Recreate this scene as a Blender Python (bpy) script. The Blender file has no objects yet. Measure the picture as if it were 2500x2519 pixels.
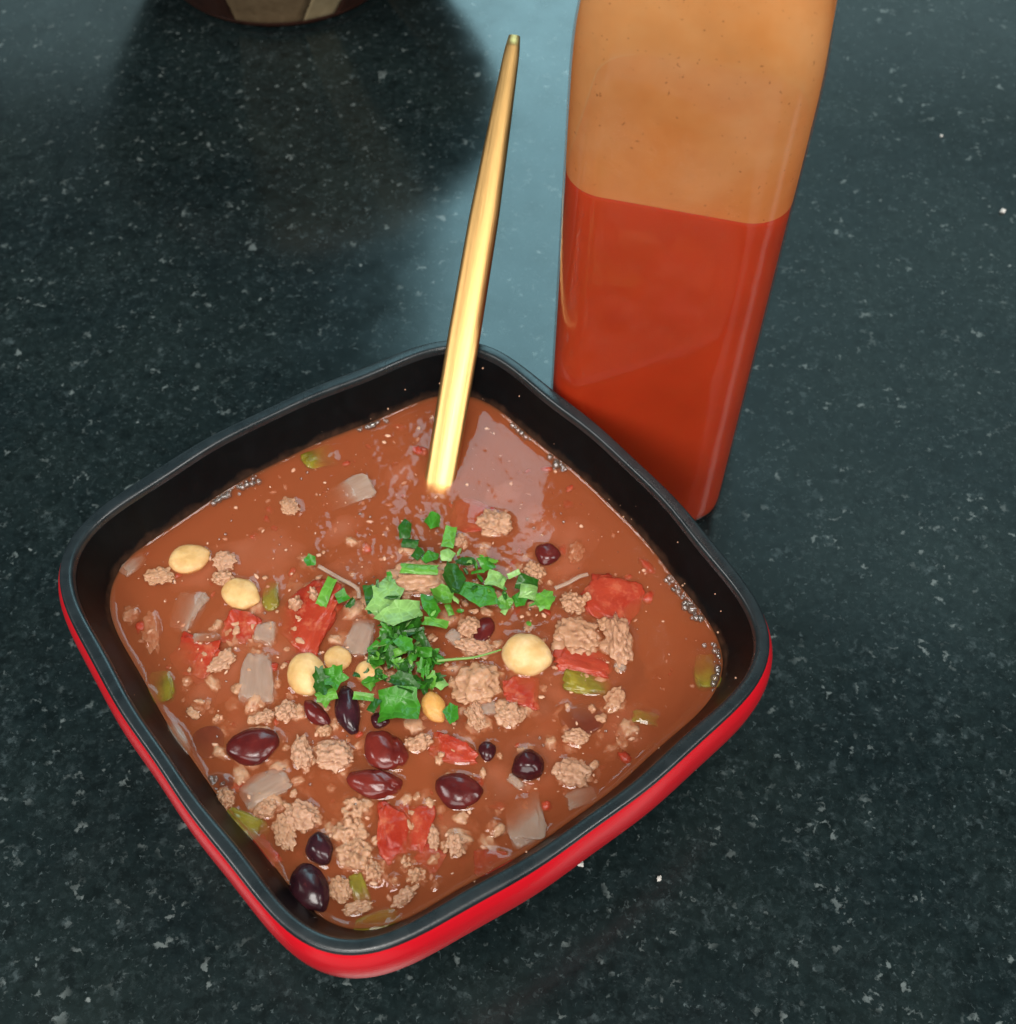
import bpy, bmesh, math, random
import numpy as np
from mathutils import Vector, Matrix, noise

random.seed(7)
R = math.radians
scene = bpy.context.scene
col = scene.collection

# ------------------------------------------------------------------ camera
RIM = 0.057                       # height of the bowl rim above the counter
CAM_Z = RIM + 0.27838
PITCH, ROLL = 0.97715, 0.01679
cam_d = bpy.data.cameras.new("camera")
cam = bpy.data.objects.new("camera", cam_d); col.objects.link(cam)
cam_d.sensor_fit = 'HORIZONTAL'; cam_d.sensor_width = 36.0
cam_d.lens = 36.0 * 3216.44 / 2500.0
cam_d.clip_start = 0.01; cam_d.clip_end = 50
fw = Vector((0, math.cos(PITCH), -math.sin(PITCH)))
up0 = Vector((0, math.sin(PITCH), math.cos(PITCH)))
rt0 = Vector((1, 0, 0))
rt = rt0 * math.cos(ROLL) + up0 * math.sin(ROLL)
up = up0 * math.cos(ROLL) - rt0 * math.sin(ROLL)
M = Matrix((rt, up, -fw)).transposed().to_4x4()
M.translation = Vector((0, 0, CAM_Z))
cam.matrix_world = M
cam_d.dof.use_dof = True
cam_d.dof.focus_distance = 0.325
cam_d.dof.aperture_fstop = 24.0
scene.camera = cam

# ------------------------------------------------------------------ world and lamps
w = bpy.data.worlds.new("World"); scene.world = w; w.use_nodes = True
bg = w.node_tree.nodes["Background"]
bg.inputs[0].default_value = (0.80, 0.92, 1.0, 1); bg.inputs[1].default_value = 0.06

TARGET = Vector((-0.01, 0.17, 0.05))
def area(name, elev, azim, dist, sx, sy, radiance, color):
    e, a = R(elev), R(azim)
    d = Vector((math.cos(e) * math.sin(a), math.cos(e) * math.cos(a), math.sin(e)))
    L = bpy.data.lights.new(name, 'AREA'); L.shape = 'RECTANGLE'; L.size = sx; L.size_y = sy
    L.energy = radiance * math.pi * sx * sy; L.color = color
    o = bpy.data.objects.new(name, L); col.objects.link(o)
    o.location = TARGET + d * dist
    o.rotation_euler = d.to_track_quat('Z', 'Y').to_euler()
    return o
area("ceiling_lamp", 106, 4, 1.4, 0.46, 0.36, 23.0, (1.0, 0.955, 0.90))
area("window_lamp", 41, 2.6, 1.5, 0.30, 0.95, 5.7, (0.47, 0.88, 1.0))
area("side_window_lamp", 43, 25, 1.7, 0.75, 0.75, 0.62, (0.60, 0.95, 1.0))
area("far_wall_lamp", 27, 0, 1.9, 2.4, 0.32, 1.05, (0.62, 0.95, 1.0))
area("room_lamp", 143, 8, 1.8, 1.7, 1.0, 6.0, (1.0, 0.97, 0.93))
area("left_lamp", 46, -100, 1.6, 0.50, 0.42, 14.0, (1.0, 0.97, 0.94))
area("right_window_lamp", 42, 118, 1.6, 0.30, 0.95, 13.0, (1.0, 0.97, 0.94))

scene.view_settings.view_transform = 'Standard'
scene.view_settings.look = 'None'
scene.view_settings.exposure = 0.0
scene.view_settings.gamma = 1.0
scene.cycles.use_denoising = True
scene.cycles.max_bounces = 10
scene.cycles.transparent_max_bounces = 16
scene.cycles.caustics_refractive = False
scene.cycles.caustics_reflective = False
scene.cycles.volume_bounces = 8
scene.cycles.max_bounces = 14

# ------------------------------------------------------------------ material helpers
class NT:
    def __init__(s, name):
        s.m = bpy.data.materials.new(name); s.m.use_nodes = True
        s.t = s.m.node_tree; s.t.nodes.clear()
        s.out = s.n('ShaderNodeOutputMaterial')
    def n(s, typ, **kw):
        nd = s.t.nodes.new(typ)
        for k, v in kw.items(): setattr(nd, k, v)
        return nd
    def l(s, a, b): s.t.links.new(a, b)
    def put(s, sock, v):
        if hasattr(v, 'is_output'): s.l(v, sock)
        elif isinstance(v, (tuple, list)) and len(v) == 3 and sock.type == 'RGBA': sock.default_value = (*v, 1)
        else: sock.default_value = v
    def coord(s, which='Object'): return s.n('ShaderNodeTexCoord').outputs[which]
    def rnd(s): return s.n('ShaderNodeObjectInfo').outputs['Random']
    def noise(s, vec, scale, detail=3, rough=.55, dist=0.0, out='Fac'):
        nd = s.n('ShaderNodeTexNoise'); s.put(nd.inputs['Scale'], scale); s.put(nd.inputs['Detail'], detail)
        s.put(nd.inputs['Roughness'], rough); s.put(nd.inputs['Distortion'], dist)
        if vec is not None: s.l(vec, nd.inputs['Vector'])
        return nd.outputs[out]
    def voro(s, vec, scale, feature='F1', out='Distance'):
        nd = s.n('ShaderNodeTexVoronoi', feature=feature); s.put(nd.inputs['Scale'], scale)
        s.l(vec, nd.inputs['Vector']); return nd.outputs[out]
    def math(s, op, a, b=0.0, clamp=False):
        nd = s.n('ShaderNodeMath', operation=op, use_clamp=clamp); s.put(nd.inputs[0], a); s.put(nd.inputs[1], b); return nd.outputs[0]
    def ramp(s, fac, lo, hi, a=0.0, b=1.0):
        nd = s.n('ShaderNodeMapRange'); nd.clamp = True
        s.put(nd.inputs[0], fac); s.put(nd.inputs[1], lo); s.put(nd.inputs[2], hi); s.put(nd.inputs[3], a); s.put(nd.inputs[4], b); return nd.outputs[0]
    def mix(s, fac, a, b, typ='MIX'):
        nd = s.n('ShaderNodeMix', data_type='RGBA', blend_type=typ)
        s.put(nd.inputs[0], fac); s.put(nd.inputs[6], a); s.put(nd.inputs[7], b); return nd.outputs[2]
    def hsv(s, c, h=.5, sat=1.0, val=1.0):
        nd = s.n('ShaderNodeHueSaturation'); s.put(nd.inputs['Hue'], h); s.put(nd.inputs['Saturation'], sat); s.put(nd.inputs['Value'], val); s.put(nd.inputs['Color'], c); return nd.outputs[0]
    def bump(s, h, strength, dist):
        nd = s.n('ShaderNodeBump'); s.put(nd.inputs['Strength'], strength); s.put(nd.inputs['Distance'], dist); s.l(h, nd.inputs['Height']); return nd.outputs[0]
    def bsdf(s, **kw):
        nd = s.n('ShaderNodeBsdfPrincipled')
        for k, v in kw.items():
            s.put(nd.inputs[k.replace('_', ' ')], v)
        return nd
    def done(s, sh):
        s.l(sh.outputs[0] if hasattr(sh, 'outputs') else sh, s.out.inputs[0]); return s.m
    def offs(s, k=50.0):
        """object coordinates moved by a per-object random amount"""
        r = s.rnd(); c = s.n('ShaderNodeCombineXYZ'); 
        a = s.math('MULTIPLY', r, k); s.l(a, c.inputs[0]); s.l(s.math('MULTIPLY', r, -k * 1.7), c.inputs[1])
        v = s.n('ShaderNodeVectorMath', operation='ADD'); s.l(s.coord(), v.inputs[0]); s.l(c.outputs[0], v.inputs[1]); return v.outputs[0]

MAT = {}

def m_granite():
    t = NT('granite'); v = t.coord()
    wob = t.noise(v, 420, 3, .6, out='Color')
    vm = t.n('ShaderNodeVectorMath', operation='MULTIPLY_ADD'); t.l(wob, vm.inputs[0]); vm.inputs[1].default_value = (.0028,) * 3; t.l(v, vm.inputs[2]); vv = vm.outputs[0]
    base = t.mix(t.ramp(t.noise(v, 300, 4, .65), .32, .68), (.0029, .0062, .0067), (.0076, .0146, .0156))
    base = t.mix(t.ramp(t.noise(v, 22, 3, .6), .40, .7, 0, .40), base, (.0125, .0200, .0180))
    # soft dark mineral grains
    base = t.mix(t.ramp(t.noise(vv, 175, 2, .45), .56, .68, 0, .75), base, (.0032, .0064, .0066))
    # clusters of irregular grey flecks
    clus = t.ramp(t.noise(v, 120, 4, .7), .49, .62)
    f1 = t.math('MULTIPLY', t.ramp(t.noise(vv, 380, 4, .60), .54, .70), clus)
    base = t.mix(t.math('MULTIPLY', f1, .80), base, (.046, .064, .067))
    f2 = t.math('MULTIPLY', t.ramp(t.noise(vv, 680, 3, .55), .60, .73), t.ramp(t.noise(v, 210, 3, .6), .42, .60))
    base = t.mix(t.math('MULTIPLY', f2, .80), base, (.075, .100, .103))
    f3 = t.math('MULTIPLY', t.ramp(t.noise(vv, 300, 3, .5), .635, .70), t.ramp(t.noise(v, 75, 2), .45, .60))
    base = t.mix(t.math('MULTIPLY', f3, .8), base, (.120, .145, .142))
    f4 = t.math('MULTIPLY', t.ramp(t.noise(vv, 520, 4, .65), .50, .68), t.ramp(t.noise(v, 45, 3, .6), .35, .65, .25, 1))
    base = t.mix(t.math('MULTIPLY', f4, .55), base, (.024, .037, .038))
    c = t.voro(vv, 420, out='Color'); sp = t.n('ShaderNodeSeparateColor'); t.l(c, sp.inputs[0])
    dots = t.math('MULTIPLY', t.ramp(sp.outputs[0], .9955, .9965), t.ramp(t.voro(vv, 420), .12, .28, 1, 0))
    base = t.mix(dots, base, (.15, .175, .17))
    p = t.bsdf(Base_Color=base, Roughness=t.ramp(t.noise(v, 60, 3), .3, .7, .14, .21), IOR=1.52)
    return t.done(p)

def m_liner():
    t = NT('black_melamine'); v = t.coord()
    c = t.mix(t.ramp(t.noise(v, 160, 4, .6), .4, .7), (.0012, .0020, .0025), (.0024, .0036, .0043))
    xyz = t.n('ShaderNodeSeparateXYZ'); t.l(v, xyz.inputs[0])
    edge = t.math('ADD', xyz.outputs[2], t.math('MULTIPLY', t.math('SUBTRACT', t.noise(v, 170, 4, .6), .5), .0050))
    res = t.math('MULTIPLY', t.ramp(edge, .0436, .0456, 1, 0), t.ramp(t.noise(v, 420, 3), .3, .7, .35, 1))
    c = t.mix(t.math('MULTIPLY', res, .85), c, (.060, .030, .018))
    p = t.bsdf(Base_Color=c, Roughness=t.ramp(t.noise(v, 90, 4), .3, .7, .34, .44), IOR=1.5, Specular_IOR_Level=.14)
    t.l(t.bump(t.noise(v, 1600, 3), .10, .0003), p.inputs['Normal'])
    return t.done(p)

def m_rim():
    t = NT('satin_rim'); v = t.coord()
    c = t.mix(t.ramp(t.noise(v, 240, 4, .65), .35, .7), (.0075, .0120, .0140), (.0140, .0205, .0232))
    p = t.bsdf(Base_Color=c, Roughness=t.ramp(t.noise(v, 130, 4), .3, .7, .22, .34), IOR=1.5)
    t.l(t.bump(t.noise(v, 1300, 3), .08, .0003), p.inputs['Normal'])
    return t.done(p)

def m_red():
    t = NT('red_lacquer'); v = t.coord()
    p = t.bsdf(Base_Color=t.mix(t.noise(v, 60, 3), (.50, .0040, .0105), (.58, .0055, .0150)), Roughness=.26, IOR=1.5)
    t.l(t.bump(t.noise(v, 700, 3), .06, .0003), p.inputs['Normal'])
    return t.done(p)

def m_broth():
    t = NT('cloudy_broth'); v = t.coord()
    b = t.bump(t.noise(v, 500, 4, .6), .07, .0004)
    tr = t.n('ShaderNodeBsdfTransparent')
    gl = t.n('ShaderNodeBsdfGlossy'); gl.inputs['Roughness'].default_value = .035; t.l(b, gl.inputs['Normal'])
    fr = t.n('ShaderNodeFresnel'); fr.inputs[0].default_value = 1.38; t.l(b, fr.inputs['Normal'])
    geo = t.n('ShaderNodeNewGeometry')
    f = t.math('MULTIPLY', fr.outputs[0], t.math('SUBTRACT', 1.0, geo.outputs['Backfacing']))
    mx = t.n('ShaderNodeMixShader'); t.l(f, mx.inputs[0]); t.l(tr.outputs[0], mx.inputs[1]); t.l(gl.outputs[0], mx.inputs[2])
    vol = t.n('ShaderNodeVolumePrincipled')
    vol.inputs['Color'].default_value = (.700, .270, .110, 1); vol.inputs['Density'].default_value = 1150.0
    vol.inputs['Anisotropy'].default_value = .0
    t.l(vol.outputs[0], t.out.inputs['Volume'])
    return t.done(mx)

def m_cloud(name, c, dens):
    t = NT(name)
    tr = t.n('ShaderNodeBsdfTransparent')
    vol = t.n('ShaderNodeVolumePrincipled'); vol.inputs['Color'].default_value = (*c, 1); vol.inputs['Density'].default_value = dens
    t.l(vol.outputs[0], t.out.inputs['Volume'])
    return t.done(tr)

def m_meat():
    t = NT('cooked_ground_meat'); v = t.offs(); r = t.rnd()
    c = t.mix(t.noise(v, 240, 4, .6), (.32, .155, .075), (.51, .285, .165))
    c = t.mix(t.ramp(r, 0, 1, 0, .55), c, (.44, .245, .160))
    c = t.mix(t.ramp(t.noise(v, 700, 3), .56, .72, 0, .6), c, (.24, .10, .055))
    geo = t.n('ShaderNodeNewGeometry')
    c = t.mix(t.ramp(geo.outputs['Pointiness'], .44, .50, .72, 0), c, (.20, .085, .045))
    p = t.bsdf(Base_Color=c, Roughness=.30, IOR=1.42, Subsurface_Weight=.25, Subsurface_Scale=.0008)
    p.inputs['Subsurface Radius'].default_value = (1, .5, .3)
    t.l(t.bump(t.noise(v, 1900, 3, .6), .30, .0003), p.inputs['Normal'])
    return t.done(p)

def m_bean(name, a, b):
    t = NT(name); v = t.offs()
    c = t.mix(t.ramp(t.noise(v, 170, 3, .6), .35, .65), a, b)
    c = t.mix(t.ramp(t.noise(v, 900, 4, .7), .60, .78, 0, .35), c, (.20, .045, .035))
    p = t.bsdf(Base_Color=c, Roughness=.20, IOR=1.42, Subsurface_Weight=.08, Subsurface_Scale=.0006)
    t.l(t.bump(t.noise(v, 420, 4, .6), .14, .0005), p.inputs['Normal'])
    return t.done(p)

def m_chickpea(name, a, b):
    t = NT(name); v = t.offs()
    c = t.mix(t.ramp(t.noise(v, 190, 4, .6), .35, .68), a, b)
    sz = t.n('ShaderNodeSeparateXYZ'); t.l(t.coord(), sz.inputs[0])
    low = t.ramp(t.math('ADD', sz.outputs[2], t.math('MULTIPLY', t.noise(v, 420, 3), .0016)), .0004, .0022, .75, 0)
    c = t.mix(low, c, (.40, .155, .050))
    p = t.bsdf(Base_Color=c, Roughness=.40, IOR=1.42, Subsurface_Weight=.30, Subsurface_Scale=.0012)
    p.inputs['Subsurface Radius'].default_value = (1, .7, .3)
    t.l(t.bump(t.noise(v, 380, 5, .65), .45, .0006), p.inputs['Normal'])
    return t.done(p)

def m_tomato():
    t = NT('wet_tomato'); v = t.offs(); r = t.rnd()
    c = t.mix(t.ramp(t.noise(v, 130, 4, .62), .32, .68), (.235, .0075, .0030), (.36, .040, .016))
    c = t.mix(t.ramp(t.noise(v, 420, 4, .7), .58, .75, 0, .5), c, (.46, .135, .062))
    c = t.mix(t.ramp(t.noise(v, 210, 4, .65), .53, .66, 0, .55), c, (.47, .15, .075))
    c = t.mix(t.math('MULTIPLY', r, .40), c, (.40, .075, .036))
    p = t.bsdf(Base_Color=c, Roughness=.20, IOR=1.42, Subsurface_Weight=.35, Subsurface_Scale=.0022)
    p.inputs['Subsurface Radius'].default_value = (1, .25, .12)
    t.l(t.bump(t.noise(v, 480, 5, .65), .40, .0006), p.inputs['Normal'])
    return t.done(p)

def m_onion():
    t = NT('cooked_onion'); v = t.offs()
    mp = t.n('ShaderNodeMapping'); mp.inputs['Scale'].default_value = (.18, 1, 1); t.l(v, mp.inputs[0])
    fib = t.noise(mp.outputs[0], 700, 3, .6)
    c = t.mix(t.ramp(fib, .30, .75), (.44, .335, .255), (.54, .43, .34))
    p = t.bsdf(Base_Color=c, Roughness=.20, IOR=1.40, Subsurface_Weight=.5, Subsurface_Scale=.003)
    p.inputs['Subsurface Radius'].default_value = (1, .7, .5)
    b = t.bump(t.noise(v, 300, 3), .12, .0004); t.l(b, p.inputs['Normal'])
    tr = t.n('ShaderNodeBsdfTransparent'); tr.inputs[0].default_value = (.95, .80, .68, 1)
    mx = t.n('ShaderNodeMixShader'); mx.inputs[0].default_value = .48
    t.l(tr.outputs[0], mx.inputs[1]); t.l(p.outputs[0], mx.inputs[2])
    return t.done(mx)

def m_pepper():
    t = NT('cooked_green_pepper'); v = t.offs(); r = t.rnd()
    c = t.mix(t.ramp(t.noise(v, 200, 4, .6), .35, .68), (.115, .085, .006), (.25, .205, .018))
    c = t.mix(t.math('MULTIPLY', r, .35), c, (.20, .14, .04))
    p = t.bsdf(Base_Color=c, Roughness=.18, IOR=1.42, Subsurface_Weight=.25, Subsurface_Scale=.002)
    t.l(t.bump(t.noise(v, 600, 4, .65), .30, .0004), p.inputs['Normal'])
    return t.done(p)

LEAFCOL = [(.020, .100, .008), (.046, .230, .015), (.112, .325, .034), (.225, .430, .118)]
def m_leaf(k):
    t = NT('parsley_%s' % ('dark', 'green', 'light', 'pale')[k]); v = t.offs()
    a = LEAFCOL[k]
    c = t.mix(t.ramp(t.noise(v, 260, 4, .6), .3, .7), tuple(x * .72 for x in a), tuple(min(1, x * 1.2) for x in a))
    vein = t.voro(v, 420, 'DISTANCE_TO_EDGE')
    c = t.mix(t.ramp(vein, 0, .09, .35, 0), c, tuple(min(1, x * 1.5 + .02) for x in a))
    p = t.bsdf(Base_Color=c, Roughness=.30, IOR=1.45)
    t.l(t.bump(t.ramp(vein, 0, .25), .30, .0003), p.inputs['Normal'])
    tl = t.n('ShaderNodeBsdfTranslucent'); t.put(tl.inputs[0], c)
    mx = t.n('ShaderNodeMixShader'); mx.inputs[0].default_value = .22
    t.l(p.outputs[0], mx.inputs[1]); t.l(tl.outputs[0], mx.inputs[2])
    return t.done(mx)

def m_spoon():
    t = NT('brushed_gold'); v = t.coord()
    mp = t.n('ShaderNodeMapping'); mp.inputs['Scale'].default_value = (.03, 1, 1); t.l(v, mp.inputs[0])
    br = t.noise(mp.outputs[0], 2600, 3, .6)
    c = t.mix(br, (.54, .315, .112), (.69, .430, .165))
    p = t.bsdf(Base_Color=c, Metallic=1.0, Roughness=t.ramp(br, .3, .7, .34, .44))
    t.l(t.bump(br, .12, .0002), p.inputs['Normal'])
    return t.done(p)

def m_shell():
    t = NT('clear_plastic'); v = t.coord()
    b = t.bump(t.noise(v, 45, 3), .15, .002)
    tr = t.n('ShaderNodeBsdfTransparent'); tr.inputs[0].default_value = (.965, .95, .94, 1)
    gl = t.n('ShaderNodeBsdfGlossy'); gl.inputs['Roughness'].default_value = .10; t.l(b, gl.inputs['Normal'])
    fr = t.n('ShaderNodeFresnel'); fr.inputs[0].default_value = 1.5; t.l(b, fr.inputs['Normal'])
    mx = t.n('ShaderNodeMixShader'); t.l(t.math('MINIMUM', fr.outputs[0], .22), mx.inputs[0]); t.l(tr.outputs[0], mx.inputs[1]); t.l(gl.outputs[0], mx.inputs[2])
    return t.done(mx)

def m_sauce():
    t = NT('red_hot_sauce'); v = t.coord()
    c = t.mix(t.ramp(t.noise(v, 30, 3, .6), .3, .7), (.40, .0330, .0045), (.50, .0450, .0070))
    c = t.mix(t.ramp(t.noise(v, 800, 3), .62, .8, 0, .25), c, (.60, .13, .045))
    p = t.bsdf(Base_Color=c, Roughness=.5, Subsurface_Weight=.8, Subsurface_Scale=.008)
    p.inputs['Subsurface Radius'].default_value = (1, .3, .1)
    return t.done(p)

def m_residue():
    t = NT('sauce_residue'); v = t.coord()
    c = t.mix(t.ramp(t.noise(v, 34, 4, .6, .3), .32, .70), (.92, .41, .110), (.97, .58, .25))
    c = t.mix(t.ramp(t.noise(v, 900, 2), .69, .74, 0, .6), c, (.30, .10, .03))
    p = t.bsdf(Base_Color=c, Roughness=.4, IOR=1.4)
    tl = t.n('ShaderNodeBsdfTranslucent'); t.put(tl.inputs[0], c)
    tr = t.n('ShaderNodeBsdfTransparent'); tr.inputs[0].default_value = (1, .72, .42, 1)
    m1 = t.n('ShaderNodeMixShader'); m1.inputs[0].default_value = .55; t.l(p.outputs[0], m1.inputs[1]); t.l(tl.outputs[0], m1.inputs[2])
    m2 = t.n('ShaderNodeMixShader'); t.l(t.ramp(t.noise(v, 60, 3), .3, .7, .10, .26), m2.inputs[0]); t.l(m1.outputs[0], m2.inputs[1]); t.l(tr.outputs[0], m2.inputs[2])
    return t.done(m2)

def m_wood(name, a, b):
    t = NT(name); v = t.offs(3)
    mp = t.n('ShaderNodeMapping'); mp.inputs['Scale'].default_value = (1, 1, .12); t.l(v, mp.inputs[0])
    g = t.noise(mp.outputs[0], 260, 5, .65, .6)
    p = t.bsdf(Base_Color=t.mix(t.ramp(g, .3, .7), a, b), Roughness=.38, IOR=1.45)
    t.l(t.bump(g, .12, .0006), p.inputs['Normal'])
    return t.done(p)

def m_plain(name, c, rough=.5):
    t = NT(name); v = t.offs()
    cc = t.mix(t.ramp(t.noise(v, 900, 3), .3, .7), tuple(x * .8 for x in c), c)
    return t.done(t.bsdf(Base_Color=cc, Roughness=rough))

def m_bubble():
    t = NT('foam_bubble')
    tr = t.n('ShaderNodeBsdfTransparent'); tr.inputs[0].default_value = (.90, .88, .86, 1)
    gl = t.n('ShaderNodeBsdfGlossy'); gl.inputs['Roughness'].default_value = .03
    lw = t.n('ShaderNodeLayerWeight'); lw.inputs[0].default_value = .35
    mx = t.n('ShaderNodeMixShader'); t.l(t.ramp(lw.outputs['Fresnel'], 0, 1, .10, .85), mx.inputs[0]); t.l(tr.outputs[0], mx.inputs[1]); t.l(gl.outputs[0], mx.inputs[2])
    df = t.n('ShaderNodeBsdfDiffuse'); df.inputs[0].default_value = (.62, .50, .42, 1)
    m2 = t.n('ShaderNodeMixShader'); m2.inputs[0].default_value = .09; t.l(mx.outputs[0], m2.inputs[1]); t.l(df.outputs[0], m2.inputs[2])
    return t.done(m2)

MAT.update(granite=m_granite(), liner=m_liner(), rim=m_rim(), red=m_red(), broth=m_broth(), pale=m_cloud('pale_fat_cloud', (.90, .58, .42), 900.0), dark=m_cloud('dark_stock_cloud', (.40, .12, .075), 700.0), meat=m_meat(),
    tomato=m_tomato(), onion=m_onion(), pepper=m_pepper(), spoon=m_spoon(), shell=m_shell(), sauce=m_sauce(), residue=m_residue(),
    bubble=m_bubble(), cream=m_plain('cream_crumb', (.62, .36, .23)), white=m_plain('white_crumb', (.60, .58, .54)),
    under=m_plain('underside_shade_black', (.006, .007, .0075), .75), cap=m_plain('black_cap_plastic', (.02, .02, .022), .4), stem=m_plain('parsley_stem', (.16, .30, .06), .35))  # under: shade put into the colour of the bowl's unlit lower side
BEAN = [m_bean('kidney_bean_red', (.060, .0075, .0075), (.105, .012, .010)), m_bean('kidney_bean_bright', (.085, .0090, .0075), (.15, .018, .012)),
        m_bean('dark_bean', (.022, .0045, .0060), (.048, .0070, .0090)), m_bean('black_bean', (.018, .0055, .0085), (.045, .011, .016))]
CHICK = [m_chickpea('chickpea_yellow', (.54, .320, .115), (.72, .50, .23)), m_chickpea('chickpea_pale', (.60, .380, .150), (.76, .56, .30)), m_chickpea('chickpea_orange', (.48, .21, .045), (.62, .34, .09))]
LEAF = [m_leaf(k) for k in range(4)]

# ------------------------------------------------------------------ object helpers
def link(name, me, mat, parent=None, smooth=True):
    o = bpy.data.objects.new(name, me); col.objects.link(o)
    if mat: me.materials.append(mat)
    if smooth: me.polygons.foreach_set('use_smooth', [True] * len(me.polygons))
    if parent: o.parent = parent
    return o
def tag(o, label=None, cat=None, group=None, kind=None):
    if label: o['label'] = label
    if cat: o['category'] = cat
    if group: o['group'] = group
    if kind: o['kind'] = kind
    return o
def empty(name, loc):
    o = bpy.data.objects.new(name, None); col.objects.link(o); o.location = loc; o.empty_display_size = .01; return o
def mesh(name, verts, faces):
    me = bpy.data.meshes.new(name); me.from_pydata([tuple(map(float, v)) for v in verts], [], faces); me.update(); return me
def loft(rings, close_bottom=True, close_top=False):
    n = len(rings[0]); V = [p for r_ in rings for p in r_]; F = []
    for i in range(len(rings) - 1):
        for j in range(n):
            k = (j + 1) % n
            F.append((i * n + j, i * n + k, (i + 1) * n + k, (i + 1) * n + j))
    if close_bottom: F.append(tuple(range(n - 1, -1, -1)))
    if close_top: F.append(tuple((len(rings) - 1) * n + j for j in range(n)))
    return V, F

# ------------------------------------------------------------------ countertop
V = [(-1.6, -.9, -.03), (1.6, -.9, -.03), (1.6, 1.6, -.03), (-1.6, 1.6, -.03), (-1.6, -.9, 0), (1.6, -.9, 0), (1.6, 1.6, 0), (-1.6, 1.6, 0)]
F = [(3, 2, 1, 0), (4, 5, 6, 7), (0, 1, 5, 4), (1, 2, 6, 5), (2, 3, 7, 6), (3, 0, 4, 7)]
tag(link('countertop', mesh('countertop', V, F), MAT['granite'], smooth=False), kind='structure')

# ------------------------------------------------------------------ the square bowl
BX, BY, BA, BTH = -0.02358, 0.16149, 0.078, 0.65513
C_OUT = (-.09027, .01986, -.00648); C_IN = (-.09238, .02457, -.00789); C_ASYM = (-.0067, -.01625, .00783, -.00239)
def brad(phi, s, inner=False):
    """radius of the rounded square at angle phi (bowl frame), s = share of the rim"""
    c = C_IN if inner else C_OUT
    k = min(1, max(0, (s - .2) / .5))       # towards the foot it becomes round
    return BA * s * (1 + k * (sum(c[i] * math.cos(4 * (i + 1) * phi) for i in range(3))
        + C_ASYM[0] * math.cos(2 * phi) + C_ASYM[1] * math.sin(2 * phi) + C_ASYM[2] * math.cos(3 * phi) + C_ASYM[3] * math.sin(3 * phi)))
def bring(s, z, inner=False, n=288):
    return [(brad(a, s, inner) * math.cos(a + BTH), brad(a, s, inner) * math.sin(a + BTH), z) for a in (2 * math.pi * j / n for j in range(n))]
def smooth_profile(pts, sub=4):
    out = []
    P = [Vector(p) for p in pts]
    for i in range(len(P) - 1):
        p0, p1, p2, p3 = P[max(0, i - 1)], P[i], P[i + 1], P[min(len(P) - 1, i + 2)]
        for k in range(sub):
            u = k / sub
            out.append(tuple(.5 * ((2 * p1) + (p2 - p0) * u + (2 * p0 - 5 * p1 + 4 * p2 - p3) * u * u + (3 * p1 - p0 - 3 * p2 + p3) * u ** 3)))
    out.append(tuple(P[-1])); return out
bowl = empty('square_bowl', (BX, BY, 0))
tag(bowl, 'square bowl with rounded corners, glossy red outside and black inside, full of chili', 'bowl')
under = smooth_profile([(.58, .0005), (.62, .0008), (.66, .0025), (.75, .0090), (.85, .0180), (.93, .0270), (.985, .0355), (1.0140, .0430)], 3)
V, F = loft([bring(s, z) for s, z in under]); link('underside', mesh('underside', V, F), MAT['under'], bowl)  # black part added to darken the bowl's reflection on the counter, as shade would
prof = smooth_profile([(1.0140, .0430), (1.0190, .0472), (1.0155, .0520), (1.0065, .0548), (.999, .0562)], 4)
V, F = loft([bring(s, z) for s, z in prof], False); link('outer_shell', mesh('outer_shell', V, F), MAT['red'], bowl)
rimp = smooth_profile([(.999, .0562), (.9965, .05695), (.990, .05730), (.975, .05735), (.961, .05725), (.954, .0568), (.9505, .0560), (.949, .0552)], 3)
V, F = loft([[tuple(Vector(a).lerp(Vector(b), min(1, max(0, (.999 - s) / .046)))) for a, b in zip(bring(s, z), bring(s, z, True))] for s, z in rimp], False, False)
link('rim', mesh('rim', V, F), MAT['rim'], bowl)
lin = smooth_profile([(.9485, .0553), (.938, .0533), (.8865, .0430), (.83, .0300), (.74, .0180), (.60, .0110), (.35, .0095), (.02, .0095)], 3)
V, F = loft([bring(s, z, True) for s, z in lin], False, True)
link('black_liner', mesh('black_liner', V, F), MAT['liner'], bowl)

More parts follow.
